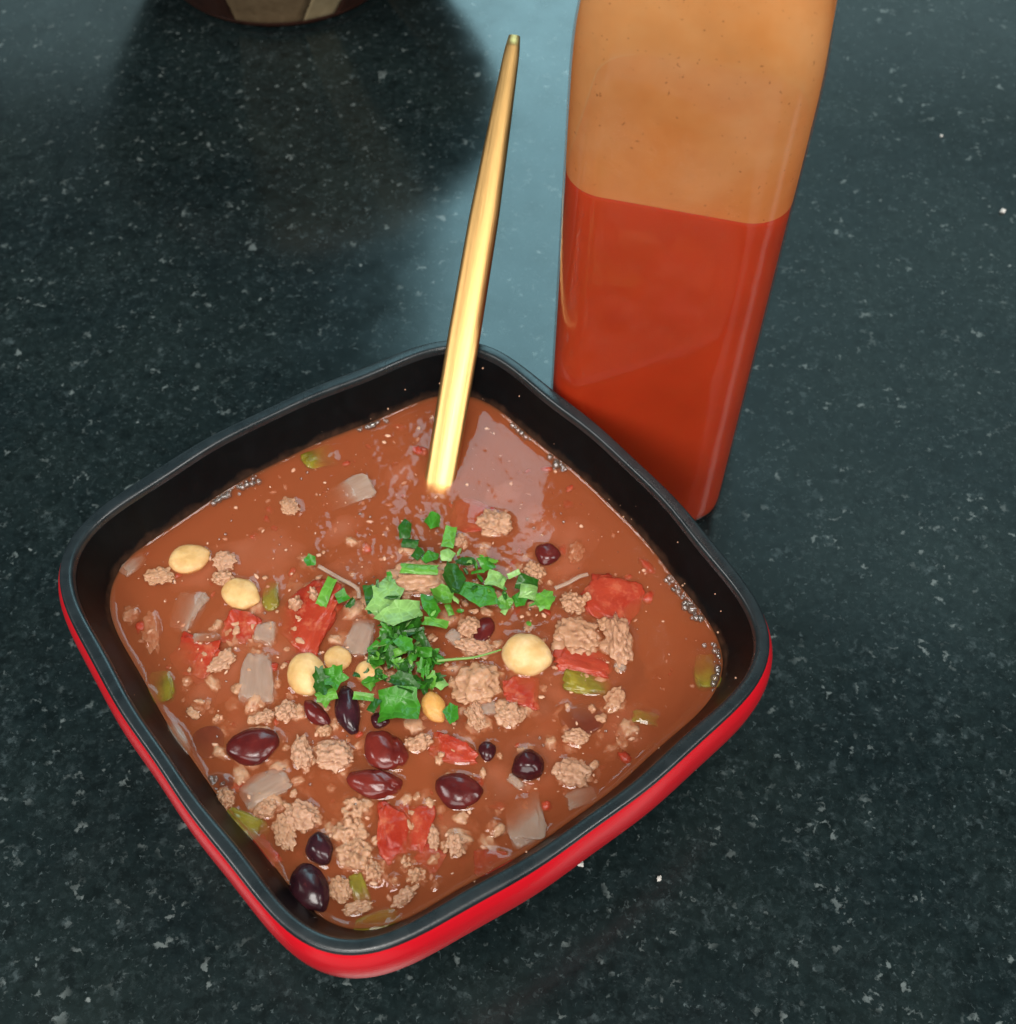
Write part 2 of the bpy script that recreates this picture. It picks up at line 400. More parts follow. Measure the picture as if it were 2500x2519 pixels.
# ------------------------------------------------------------------ chili: where every piece sits (mm, counter frame)
SZ = RIM - .0140                                   # level of the broth
ITEMS = [
 ('chickpea', -83.7, 180.6, 10.3, 9.1, 7, 1.2, 0, 'smooth yellow chickpea by itself nearest the left corner of the bowl'),
 ('chickpea', -68.8, 170.3, 10.6, 8.7, -40, 1.6, 0, 'pale chickpea with meat bits on its left side, beside the olive pepper cube'),
 ('chickpea', -49.5, 147.6, 11.3, 9.5, -84, 2.6, 0, 'round pale chickpea touching the lowest left parsley tuft'),
 ('chickpea', -42.1, 152.0, 6.8, 6.8, -31, 1.5, 0, 'split chickpea half leaning behind the round chickpea and the tomato'),
 ('chickpea', -33.9, 148.2, 7.0, 6.4, -21, 1.2, 0, 'chickpea half hidden under the left side of the parsley pile'),
 ('chickpea', 5.1, 153.7, 12.2, 11.5, -32, 4.0, 1, 'largest chickpea, pale with a split skin, beside the pinkish meat lumps'),
 ('chickpea', -17.4, 139.2, 8.1, 5.8, -65, 1.4, 2, 'darker orange split chickpea right of the big square parsley leaf'),
 ('bean', -60.3, 128.2, 13.1, 8.7, 14, 1.6, 0, 'large dark red kidney bean alone at the left, beside the bowl wall side onions'),
 ('bean', -28.4, 127.5, 12.1, 8.6, -35, 1.6, 1, 'cracked reddish kidney bean directly below the square parsley leaf'),
 ('bean', -30.5, 119.2, 13.5, 6.7, -7, 1.6, 1, 'long kidney bean with split skin above the biggest meat crumble'),
 ('bean', -10.6, 117.7, 11.4, 8.0, -12, 1.5, 0, 'oval kidney bean with a white crumb on it, right of the split bean'),
 ('bean', 5.9, 124.2, 7.8, 7.4, -61, 2.6, 2, 'round near black bean standing up with glints round it, furthest right of the dark ones'),
 ('bean', -4.0, 127.9, 4.3, 4.6, 1, 0.9, 2, 'smallest dark bean tip poking out beside the flat red tomato slice'),
 ('bean', -41.8, 103.0, 8.1, 5.7, -70, 2.0, 3, 'black bean with a bluish window glint touching the biggest meat crumble'),
 ('bean', -43.3, 93.9, 12.3, 8.0, -61, 2.0, 3, 'purple kidney bean lowest in the bowl, by the near left rim'),
 ('bean', -38.2, 137.9, 13.3, 5.5, -76, 1.8, 3, 'narrow black bean standing between the parsley tuft and the square leaf'),
 ('bean', -45.9, 136.9, 8.8, 4.2, -44, 1.2, 0, 'small dark red bean just under the lowest left parsley tuft'),
 ('bean', 18.7, 137.0, 11.7, 8.6, -10, 0.3, 0, 'sunken red kidney bean under the broth, below the green pepper strip'),
 ('bean', 10.6, 184.0, 6.8, 6.0, -22, 1.2, 0, 'small red bean uppermost in the bowl, on the right of the parsley'),
 ('bean', -71.5, 129.3, 8.7, 7.7, 41, -0.3, 0, 'sunken dull red bean left of the large lone kidney bean'),
 ('bean', -66.8, 119.0, 6.3, 4.1, -19, 0.2, 0, 'dull bean half covered by broth above the small meat ball at the left wall'),
 ('bean', -5.7, 160.9, 5.3, 7.7, -21, 0.8, 0, 'dark maroon bean between the parsley pile and the largest chickpea'),
 ('bean', -30.3, 135.4, 4.7, 3.9, -20, 1.0, 2, 'purple bean end showing at the left edge of the square parsley leaf'),
 ('tomato', -50.8, 165.1, 19.6, 13.0, 58, 1.8, 0, 'brightest and largest red tomato chunk, with parsley bits lying on it'),
 ('tomato', -67.6, 160.5, 8.2, 8.2, -10, 1.0, 0, 'bright red tomato cube between the pale chickpea and the upright onion'),
 ('tomato', -78.1, 151.6, 11.2, 10.5, -20, 0.2, 0, 'dull red tomato piece sunk in the broth left of the upright onion'),
 ('tomato', 27.1, 170.7, 14.1, 13.1, -28, 1.2, 0, 'curved red tomato slice nearest the right wall, above the meat lumps'),
 ('tomato', 19.8, 153.0, 14.4, 8.1, -16, 1.3, 0, 'wedge of red tomato under the two pinkish meat lumps'),
 ('tomato', -12.4, 128.0, 11.2, 5.6, -20, 1.2, 0, 'flat red tomato slice pointing at the smallest dark bean'),
 ('tomato', -24.9, 107.3, 7.8, 13.0, 6, 1.6, 0, 'smooth coral tomato piece leaning on the biggest meat crumble'),
 ('tomato', -19.5, 108.6, 5.9, 11.7, -9, 0.8, 0, 'pulpy tomato half with a pale streak, right beside the coral tomato'),
 ('tomato', 4.1, 144.2, 8.8, 7.9, 1, 0.7, 0, 'pale tomato lump right under the largest chickpea'),
 ('tomato', -55.6, 101.9, 8.3, 6.0, -55, 0.2, 0, 'dull tomato scrap sunk at the near left wall'),
 ('tomato', -2.1, 100.9, 8.1, 5.9, 1, 0.2, 0, 'sunken dark tomato scrap with a glint by the near right rim'),
 ('tomato', -9.0, 195.7, 12.4, 9.3, -11, 0.15, 0, 'red tomato sunk under the single meat lump near the spoon'),
 ('tomato', -16.8, 101.6, 6.3, 5.8, -29, 0.1, 0, 'faint pinkish tomato sunk below the pulpy tomato half'),
 ('onion', -61.8, 146.5, 15.5, 8.4, -85, 1.2, 0, 'upright rectangular onion piece, the largest of all, left of the chickpeas'),
 ('onion', -82.2, 165.3, 11.2, 7.3, 76, 0.5, 0, 'pointed grey onion piece under the lone chickpea by the left corner'),
 ('onion', -56.1, 118.3, 12.0, 6.8, 28, 1.0, 0, 'glossy white onion slice below the large lone kidney bean'),
 ('onion', -36.9, 158.6, 11.3, 7.3, 76, 1.3, 0, 'glassy onion chunk between the brightest tomato and the parsley pile'),
 ('onion', 5.0, 111.5, 12.3, 8.7, -80, 0.15, 0, 'big faint onion slice sunk near the lower right rim'),
 ('onion', -44.1, 203.1, 13.4, 7.9, 26, 0.1, 0, 'greenish onion slice sunk left of the spoon handle'),
 ('onion', -60.9, 159.0, 5.9, 6.3, -10, 0.9, 0, 'small glassy onion bit between two red tomatoes at the left'),
 ('onion', -75.8, 156.8, 6.8, 3.9, 7, 0.5, 0, 'small onion sliver above the dull sunken tomato at the left'),
 ('onion', -78.7, 130.0, 10.6, 3.7, -55, 1.0, 0, 'clear onion skin standing against the left bowl wall'),
 ('onion', 3.1, 120.2, 4.5, 2.1, -41, 1.0, 0, 'tiny white onion shred just below the round near black bean'),
 ('onion', -12.9, 159.0, 4.5, 4.2, -32, 1.0, 0, 'tiny pink onion bit touching the right side of the parsley pile'),
 ('onion', -5.2, 139.0, 6.2, 3.2, 7, 1.0, 0, 'pinkish onion shred under the lump of meat below the parsley'),
 ('onion', 18.3, 117.1, 6.9, 4.5, 22, 0.1, 0, 'dim onion bit sunk under the meat near the right rim'),
 ('onion', 28.8, 151.1, 2.8, 2.6, -44, 1.8, 0, 'white onion dot at the lower end of the narrow meat lump'),
 ('onion', -97.9, 179.0, 7.5, 3.7, 51, 0.6, 0, 'thin onion film stuck to the wall at the left corner'),
 ('pepper', -59.8, 108.1, 10.7, 6.2, -24, 1.2, 0, 'brightest yellow green pepper piece, against the near left wall'),
 ('pepper', -85.1, 143.7, 8.8, 6.3, -85, 0.3, 0, 'olive pepper square against the left wall, below the dull tomato'),
 ('pepper', -61.0, 170.7, 8.9, 4.2, -85, 0.6, 0, 'small olive pepper cube right beside the pale chickpea at the left'),
 ('pepper', 20.5, 146.4, 12.1, 5.6, -8, 1.1, 0, 'olive pepper strip with a bright glint under the tomato wedge'),
 ('pepper', -27.7, 86.9, 10.0, 4.2, 26, 0.4, 0, 'pepper strip closest to the near corner of the bowl'),
 ('pepper', -32.0, 93.7, 7.5, 3.7, -66, 0.6, 0, 'dark pepper strip beside the lower end of the biggest meat crumble'),
 ('pepper', 50.2, 150.7, 9.3, 6.1, -85, 0.1, 0, 'sunken dark green pepper under the foam at the right wall'),
 ('pepper', -52.7, 214.7, 8.9, 6.1, 26, 0.1, 0, 'faint pepper piece by the far left wall, behind the sunken onion'),
 ('pepper', 34.4, 137.7, 6.2, 3.4, -10, 0.2, 0, 'faint pepper scrap floating alone toward the right rim'),
 ('meat', -3.5, 193.7, 9.2, 8.1, -17, 1.6, 0, 'single beige meat lump nearest the spoon, out in the broth'),
 ('meat', -22.6, 175.8, 17.2, 9.8, 7, 1.8, 0, 'wide meat crumble under the upper part of the parsley pile'),
 ('meat', 7.0, 177.9, 6.2, 5.1, -63, 1.3, 0, 'small meat ball below the uppermost red bean'),
 ('meat', 17.2, 169.0, 6.3, 6.0, -10, 1.8, 0, 'round meat ball above the two pinkish lumps at the right'),
 ('meat', 18.1, 159.6, 11.9, 10.2, -22, 2.2, 0, 'pinkish meat lump lying left on the tomato wedge'),
 ('meat', 28.6, 157.8, 13.9, 6.5, -83, 2.2, 0, 'narrow upright meat lump at the right end of the tomato wedge'),
 ('meat', -6.8, 145.4, 12.2, 11.1, 18, 2.4, 0, 'greyish pink meat lump right of the parsley stem'),
 ('meat', 1.3, 137.5, 6.7, 6.3, -21, 1.2, 0, 'meat bit between the greyish pink lump and the pale tomato lump'),
 ('meat', -7.2, 136.2, 6.6, 3.4, -61, 1.0, 0, 'thin meat strand below the greyish pink lump'),
 ('meat', -9.3, 161.2, 6.0, 5.9, 1, 1.6, 0, 'meat bit touching the pile of parsley, left of the maroon bean'),
 ('meat', -7.7, 155.8, 9.0, 5.3, -10, 1.3, 0, 'meat crumb under the thin parsley stem'),
 ('meat', -48.3, 126.2, 8.8, 4.8, -75, 1.4, 0, 'left one of two orange brown meat crumbs beside the lone kidney bean'),
 ('meat', -40.4, 126.1, 9.2, 7.2, -20, 1.6, 0, 'right one of two meat crumbs beside the lone kidney bean'),
 ('meat', -43.6, 132.2, 3.3, 2.7, 1, 0.9, 0, 'tiny meat crumb just left of the cracked bean'),
 ('meat', -53.6, 137.2, 5.4, 4.5, -84, 1.4, 0, 'knobbly meat crumb under the lower end of the upright onion'),
 ('meat', -58.4, 135.8, 4.9, 3.4, 12, 1.0, 0, 'flat meat crumb touching the lower left end of the upright onion'),
 ('meat', -46.4, 110.8, 8.3, 6.5, -29, 1.7, 0, 'meat lump with a glint under the white onion slice'),
 ('meat', -55.4, 112.3, 5.0, 3.8, 23, 1.2, 0, 'meat crumb right of the brightest pepper piece'),
 ('meat', -64.9, 114.8, 4.8, 3.6, -55, 1.4, 0, 'smooth small meat ball on the left wall above the brightest pepper'),
 ('meat', -50.3, 106.9, 9.1, 4.6, -70, 0.7, 0, 'long dull meat strand right below the brightest pepper'),
 ('meat', -10.7, 104.5, 4.8, 4.3, -78, 1.2, 0, 'little meat ball right of the pulpy tomato half'),
 ('meat', -16.1, 106.3, 6.1, 2.5, -78, 0.8, 0, 'meat thread along the right side of the pulpy tomato half'),
 ('meat', -20.6, 129.6, 6.3, 4.0, 17, 1.3, 0, 'meat crumb right of the cracked bean'),
 ('meat', 16.4, 122.6, 8.8, 6.9, -10, 1.2, 0, 'meat crumb nearest the lower right wall, half under broth'),
 ('meat', -2.0, 108.9, 3.7, 3.5, 1, 0.4, 0, 'faint meat crumb beside the big sunken onion slice'),
 ('meat', 17.5, 131.8, 6.1, 4.0, 1, 0.9, 0, 'meat crumb just under the sunken kidney bean at the right'),
 ('meat', 26.8, 141.9, 6.9, 4.2, 61, 0.5, 0, 'dull orange meat crumb right below the olive pepper strip'),
 ('meat', -36.2, 93.5, 6.3, 4.5, -56, 1.0, 0, 'meat bit right of the lowest purple bean'),
 ('meat', -32.1, 89.7, 6.4, 2.9, 11, 0.7, 0, 'flat meat strand above the pepper strip at the near corner'),
 ('meat', -21.6, 92.4, 6.7, 2.9, 42, 0.8, 0, 'meat strand right below the forked meat piece near the rim'),
 ('meat', -90.4, 175.2, 7.5, 4.7, 1, 0.8, 0, 'meat scrap just under the lone chickpea at the left corner'),
 ('meat', -74.1, 180.2, 5.9, 5.3, -31, 0.6, 0, 'meat scrap just right of the lone chickpea'),
 ('meat', -90.0, 159.4, 11.5, 4.4, -76, 0.3, 0, 'faint meat strand by the left wall beside the pointed onion'),
 ('meat', -96.1, 163.8, 4.1, 4.5, 1, 0.3, 0, 'faint round meat crumb closest to the left corner wall'),
 ('meat', -59.1, 197.8, 5.9, 4.1, -51, 0.6, 0, 'lone meat scrap left of the sunken greenish onion'),
 ('meat', -73.8, 174.8, 5.3, 4.1, 1, 1.2, 0, 'meat bit on the upper left of the pale chickpea'),
 ('meat', -70.8, 150.8, 8.0, 4.3, 48, 0.7, 0, 'meat strand over the dull sunken tomato, touching the upright onion'),
 ('meat', -74.8, 138.2, 5.3, 3.7, 47, 0.4, 0, 'faint meat scrap below the dull sunken tomato'),
 ('meat', -13.2, 187.4, 3.1, 3.5, 1, 1.0, 0, 'tiny meat crumb right of the lone green strip above the parsley'),
 ('meat', -54.1, 167.3, 3.3, 3.5, 1, 2.4, 0, 'tiny meat crumb lying on the brightest tomato'),
 ('meat', -49.4, 169.7, 4.3, 3.0, -68, 2.6, 0, 'pinkish crumb lying on the brightest tomato beside parsley'),
 ('meat', 20.6, 170.4, 2.0, 2.0, 1, 1.8, 0, 'tiniest meat crumb right of the round meat ball at the right'),
 ('meat', 18.2, 185.0, 6.9, 3.6, -99, 0.4, 0, 'dull orange meat crumb right of the uppermost red bean'),
 ('meat', -6.5, 137.6, 8.5, 2.5, -70, 1.1, 0, 'meat thread hanging below the pinkish onion shred'),
 ('meat', 0.5, 137.8, 5.5, 4.9, -31, 1.0, 0, 'meat crumb left of the pale tomato lump, lower down'),
 ('meat', 25.6, 162.8, 3.9, 3.9, 1, 1.2, 1, 'dark reddish meat bit in the gap between the two pinkish lumps'),
]
CRUMBLES = [
 ([(-34.3, 112.3, 4.6), (-35.7, 107.1, 4.1), (-33.5, 101.9, 4.0), (-29.0, 98.1, 2.9), (-24.6, 95.8, 1.2)], 2.6, 'biggest meat crumble, a long curved piece left of the coral tomato'),
 ([(-21.8, 100.2, 1.8), (-19.3, 97.5, 2.3), (-15.0, 95.3, 1.0)], 1.6, 'forked meat piece below the coral tomato by the near rim'),
]
LEAVES = [
 (-19.8, 193.4, 3.9, 4.4, 1, 1.0, 1, 'single round parsley flake farthest up toward the spoon'),
 (-27.4, 190.7, 3.7, 5.9, -11, 1.2, 0, 'upper left parsley flake at the top of the loose curved trail'),
 (-25.7, 186.2, 4.6, 3.1, -16, 1.0, 0, 'second parsley flake in the loose curved trail'),
 (-23.6, 182.8, 4.4, 2.8, 76, 1.0, 0, 'lowest parsley flake in the loose curved trail'),
 (-15.4, 187.2, 6.6, 3.0, 82, 2.0, 2, 'light green parsley strip standing above the pile'),
 (-20.0, 181.8, 4.6, 3.1, 36, 1.2, 1, 'parsley flake left below the standing light strip'),
 (-15.7, 182.1, 3.8, 3.4, -11, 1.6, 3, 'whitish green flake right under the standing light strip'),
 (-22.8, 176.7, 9.3, 2.8, -1, 3.2, 2, 'long flat parsley strip lying on the wide meat crumble'),
 (-30.9, 168.8, 11.1, 6.9, 69, 3.0, 3, 'large pale toothed parsley leaf on the left of the pile'),
 (-26.7, 163.6, 12.7, 6.9, 30, 3.4, 3, 'largest light green parsley leaf, folded at the left of the pile'),
 (-34.7, 167.9, 8.1, 2.6, -77, 2.0, 0, 'dark narrow parsley leaf at the far left of the pile'),
 (-13.7, 173.4, 9.7, 4.8, -79, 3.4, 0, 'dark parsley leaf in the upper middle of the pile'),
 (-6.9, 169.0, 10.4, 6.3, -30, 3.8, 1, 'large triangular bright leaf at the upper right of the pile'),
 (-11.0, 179.4, 5.1, 3.1, -11, 2.4, 0, 'parsley flake at the top edge of the pile, right of the strip'),
 (-5.2, 179.0, 4.8, 3.9, -43, 2.0, 1, 'topmost flake of the small right hand parsley group'),
 (-2.7, 174.1, 5.8, 5.5, -22, 2.6, 3, 'pale flake in the middle of the right hand parsley group'),
 (-0.4, 167.6, 3.9, 3.8, 1, 2.2, 2, 'lower flake of the right hand parsley group'),
 (5.3, 173.5, 5.1, 3.8, -8, 2.4, 0, 'dark square flake of the rightmost parsley trio'),
 (5.7, 170.8, 4.2, 3.5, -5, 3.0, 3, 'pale square flake in the middle of the rightmost trio'),
 (9.9, 168.8, 4.9, 5.2, -22, 2.4, 2, 'notched flake farthest right of all the parsley'),
 (3.5, 168.7, 4.4, 3.6, -63, 1.8, 1, 'left flake of the rightmost parsley trio'),
 (-16.5, 168.3, 5.6, 5.7, -21, 3.6, 2, 'flake in the centre of the upper pile, left of the triangular leaf'),
 (-19.4, 165.7, 7.4, 4.2, -70, 3.0, 1, 'upright flake under the upper parsley pile'),
 (-51.2, 179.6, 3.2, 2.8, -41, 1.8, 1, 'tiny parsley flake at the upper tip of the brightest tomato'),
 (-46.1, 169.5, 7.6, 2.8, 70, 3.0, 2, 'narrow parsley strip lying on the brightest tomato'),
 (-42.3, 168.0, 3.8, 4.0, -10, 2.8, 1, 'squarish parsley flake on the right edge of the brightest tomato'),
 (-41.9, 144.8, 5.8, 4.9, -30, 4.2, 1, 'upper frilly leaf of the lowest left parsley tuft'),
 (-44.9, 143.3, 6.1, 3.7, -76, 4.0, 0, 'left frilly leaf of the lowest left parsley tuft'),
 (-43.2, 140.1, 5.8, 3.7, 35, 4.0, 2, 'bottom frilly leaf of the lowest left parsley tuft'),
 (-26.0, 138.0, 8.9, 7.5, 5, 3.2, 1, 'big square parsley leaf at the bottom of the pile'),
 (-12.7, 136.8, 5.9, 3.3, -83, 1.6, 1, 'lone parsley flake right of the darker split chickpea'),
 (-34.5, 140.3, 4.8, 1.8, -4, 2.6, 2, 'thin parsley strip pointing left above the square leaf'),
 (-31.8, 138.3, 3.5, 2.0, 66, 2.4, 0, 'small flake between the thin strip and the square leaf'),
 (-24.7, 143.5, 6.9, 4.1, -21, 4.2, 0, 'dark toothed leaf just above the big square leaf'),
 (-17.9, 160.8, 6.1, 2.2, -10, 3.4, 2, 'light narrow strip at the waist of the parsley pile'),
]
PILE = [(-36.6, 146.3), (-33.3, 153.4), (-31.9, 157.3), (-22.5, 157.9), (-15.9, 152.8), (-15.6, 145.7), (-20.9, 142.8), (-28.5, 145.0)]
STEM = [(-17.0, 150.4), (-12.8, 151.0), (-8.2, 151.6), (-4.4, 152.8), (-1.1, 154.1)]
SLIV = [[(-49.2, 178.4), (-43.6, 174.9), (-38.7, 171.9), (-37.9, 168.9)], [(12.4, 172.9), (15.7, 174.5), (18.9, 176.6), (21.1, 177.3)]]
FO = [(-80.5, 199.3, -69.0, 206.3), (-42.8, 225.0, -35.8, 228.1), (1.6, 227.1, 5.4, 223.6), (12.1, 216.0, 15.8, 211.4), (42.8, 177.4, 45.5, 171.0), (45.5, 171.0, 49.9, 165.1), (52.4, 157.3, 55.2, 152.1), (55.2, 152.1, 53.2, 145.9), (-69.3, 119.8, -64.1, 116.9)]
BIGB = [(-72.3, 203.6, 1.8), (13.1, 212.9, 2.3), (44.4, 173.0, 1.8), (47.7, 167.8, 2.6), (52.7, 155.9, 1.7), (53.9, 147.8, 2.3), (-76.4, 200.5, 1.5), (46.7, 169.5, 1.5)]
CR = [[20.6, 115.3], [40.9, 111.8], [164.7, 404.5], [180.0, 363.1], [15.7, 118.9], [113.3, 80.6], [108.6, 83.5], [54.3, 81.7], [124.9, 113.0]]
HALF = {'chickpea': .46, 'bean': .40, 'tomato': .32, 'onion': .22, 'pepper': .26, 'meat': .42}
foot = []                                            # footprint of each piece for the skin of the broth
for kind, x, y, l, wd, a, top, var, lab in ITEMS: foot.append((x / 1000 - BX, y / 1000 - BY, l / 2000, wd / 2000, R(a), top / 1000))
for q, top, lab in CRUMBLES:
    for x, y, r_ in q: foot.append((x / 1000 - BX, y / 1000 - BY, r_ / 1000, r_ / 1000, 0, top / 1000))

foot.append((-.01862 - BX, .20968 - BY, .0040, .0030, 1.4, .0008))      # the spoon handle lifts the broth a little too

def broth_heights(X, Y):
    H = np.zeros_like(X)
    for fx, fy, a, b, th, top in foot:
        c, s = math.cos(th), math.sin(th)
        dx, dy = X - fx, Y - fy
        u, v = (dx * c + dy * s) / a, (-dx * s + dy * c) / b
        rr = np.sqrt(u * u + v * v) + 1e-9
        d = (rr - 1) * min(a, b) * 1.1
        if top > .0005:
            amp = .00030 + .15 * min(top, .0025)
            h = np.where(d > 0, amp * np.exp(-d / .00085), amp)
        else:
            amp = max(.0001, top + .00035)
            h = amp / (1 + np.exp((rr - .95) * 7))
        H = np.maximum(H, h) + .15 * np.minimum(H, h)
    return H

NR, NA = 300, 700
ang = np.linspace(0, 2 * math.pi, NA, endpoint=False)
rim = np.array([brad(a, .8845, True) for a in ang])
tt = (np.arange(1, NR + 1) / NR) ** .9
RR = tt[:, None] * rim[None, :]
X = RR * np.cos(ang + BTH)[None, :]; Y = RR * np.sin(ang + BTH)[None, :]
H = broth_heights(X, Y)
wall = (1 - tt)[:, None] * rim[None, :]
H = H + .0010 * np.exp(-wall / .0009)
lump = np.array([[noise.noise((X[i, j] * 150, Y[i, j] * 150, 3.1)) for j in range(0, NA)] for i in range(NR)])
fine = np.array([[noise.noise((X[i, j] * 620, Y[i, j] * 620, 9.4)) for j in range(0, NA)] for i in range(NR)])
busy = np.clip((.030 - np.hypot(X + .012, Y - .0) + .03) / .03, .42, 1)
H = H + lump * .00026 * busy + fine * .00009 * busy
Z = SZ + H
V = [(0, 0, SZ)] + list(zip(X.ravel(), Y.ravel(), Z.ravel()))
F = [(0, 1 + j, 1 + (j + 1) % NA) for j in range(NA)]
for i in range(NR - 1):
    for j in range(NA):
        k = (j + 1) % NA; F.append((1 + i * NA + j, 1 + (i + 1) * NA + j, 1 + (i + 1) * NA + k, 1 + i * NA + k))
base0 = 1 + (NR - 1) * NA                               # the outermost ring goes on down the wall
prev = base0
for s, z in ((.8835, SZ - .0020), (.82, .0304), (.73, .0186), (.595, .0117), (.35, .0101)):
    n0 = len(V)
    V += [(brad(a, s, True) * math.cos(a + BTH), brad(a, s, True) * math.sin(a + BTH), z) for a in ang]
    for j in range(NA):
        k = (j + 1) % NA; F.append((prev + j, n0 + j, n0 + k, prev + k))
    prev = n0
F.append(tuple(prev + j for j in range(NA - 1, -1, -1)))
me = mesh('chili_broth', V, F)
bm = bmesh.new(); bm.from_mesh(me); bmesh.ops.recalc_face_normals(bm, faces=bm.faces); bm.to_mesh(me); bm.free()
broth = link('chili_broth', me, MAT['broth']); broth.location = (BX, BY, 0)
tag(broth, 'thin orange brown chili broth filling the square bowl', 'soup')

# ------------------------------------------------------------------ piece builders (all in metres, centred on the piece, x along its length)
def ico(sub):
    bm = bmesh.new(); bmesh.ops.create_icosphere(bm, subdivisions=sub, radius=1)
    V = [v.co.copy() for v in bm.verts]; F = [tuple(v.index for v in f.verts) for f in bm.faces]; bm.free(); return V, F
ICO = {k: ico(k) for k in (1, 2, 3, 4, 5, 6)}
def sgnpow(x, p): return math.copysign(abs(x) ** p, x)

def meat_shape(a, b, c, seed, sub=5, knob=.00062):
    V0, F = ICO[sub]; out = []
    so = Vector((seed * 3.17, seed * 1.31, seed * 7.7))
    for p in V0:
        k = 1 + .34 * noise.noise(p * 1.9 + so) + .20 * noise.noise(p * 4.3 + so)
        q = Vector((p.x * a, p.y * b, p.z * c)) * k
        d, _ = noise.voronoi(q * 780 + so * 5, distance_metric='DISTANCE')
        d2, _ = noise.voronoi(q * 1350 + so * 9, distance_metric='DISTANCE')
        q += p * (knob * (max(0, 1 - (d[0] / .72) ** 2) - .35) + knob * .30 * (.5 - d2[0]) + .00007 * noise.noise(q * 2600))
        out.append(q)
    return out, F
def bean_shape(a, b, c, seed, var=0):
    V0, F = ICO[4]; out = []
    so = Vector((seed * 1.9, seed * 4.1, seed))
    for p in V0:
        x, y, z = p
        yy = y * b * (1 + .10 * math.cos(x * math.pi)) + b * .20 * (x * x - .3)       # kidney bend
        q = Vector((sgnpow(x, .92) * a, yy, z * c))
        q *= 1 + .08 * noise.noise(p * 1.9 + so) + .018 * noise.noise(p * 6 + so)
        if var == 1:                                                                  # split skin
            g = abs(y * .55 + x * .75 - .40 + .10 * noise.noise(p * 5 + so))
            if z > -.2: q -= p * (.0007 * math.exp(-(g / .055) ** 2))
        out.append(q)
    return out, F
def chick_shape(a, b, c, seed, var=0):
    V0, F = ICO[4]; out = []
    so = Vector((seed * 2.3, seed, seed * 5.3))
    for p in V0:
        k = 1 + .07 * noise.noise(p * 1.6 + so) + .02 * noise.noise(p * 6 + so)
        beak = .16 * math.exp(-((p - Vector((.93, .25, .25)).normalized()).length / .42) ** 2)
        g = abs(p.y * .55 - .80 * p.x + .42 + .08 * noise.noise(p * 3 + so)) if var else abs(p.y - .10 * p.x)
        seam = (.07 if var else .05) * math.exp(-(g / .06) ** 2) * (1 if (p.x > -.1 or var) else .2)
        out.append(Vector((p.x * a, p.y * b, p.z * c)) * (k + beak - seam))
    return out, F
def chunk_shape(a, b, c, seed, pw=.55, bend=0.0, rough=.16, sub=5):
    """cut vegetable: rounded block with torn, uneven faces, bent over its length"""
    V0, F = ICO[sub]; out = []
    so = Vector((seed * 5.1, seed * 2.7, seed * 1.1))
    tap = 1 + .25 * math.sin(seed * 12.9)
    for p in V0:
        q = Vector((sgnpow(p.x, pw), sgnpow(p.y, pw), sgnpow(p.z, pw)))
        m = max(abs(q.x), abs(q.y), abs(q.z), 1e-6)
        q = q * (1 / max(.75, (abs(q.x) ** 5 + abs(q.y) ** 5 + abs(q.z) ** 5) ** .2))
        q *= .96
        q.y *= 1 + (tap - 1) * q.x
        q *= 1 + rough * noise.noise(p * 1.5 + so) + rough * .55 * noise.noise(p * 3.7 + so) + rough * .2 * noise.noise(p * 9 + so)
        x, y, z = q.x * a, q.y * b, q.z * c
        z -= bend * (q.x ** 2) * a * .5 + bend * .5 * (q.y ** 2) * b
        y += .18 * b * q.x * q.x * math.sin(seed * 3.3)
        out.append(Vector((x, y, z)))
    return out, F

def put_piece(name, VF, mat, x, y, zc, rot, tilt=(0, 0)):
    o = link(name, mesh(name, *VF), mat)
    o.location = (x, y, zc); o.rotation_euler = (R(tilt[0]), R(tilt[1]), R(rot)); return o

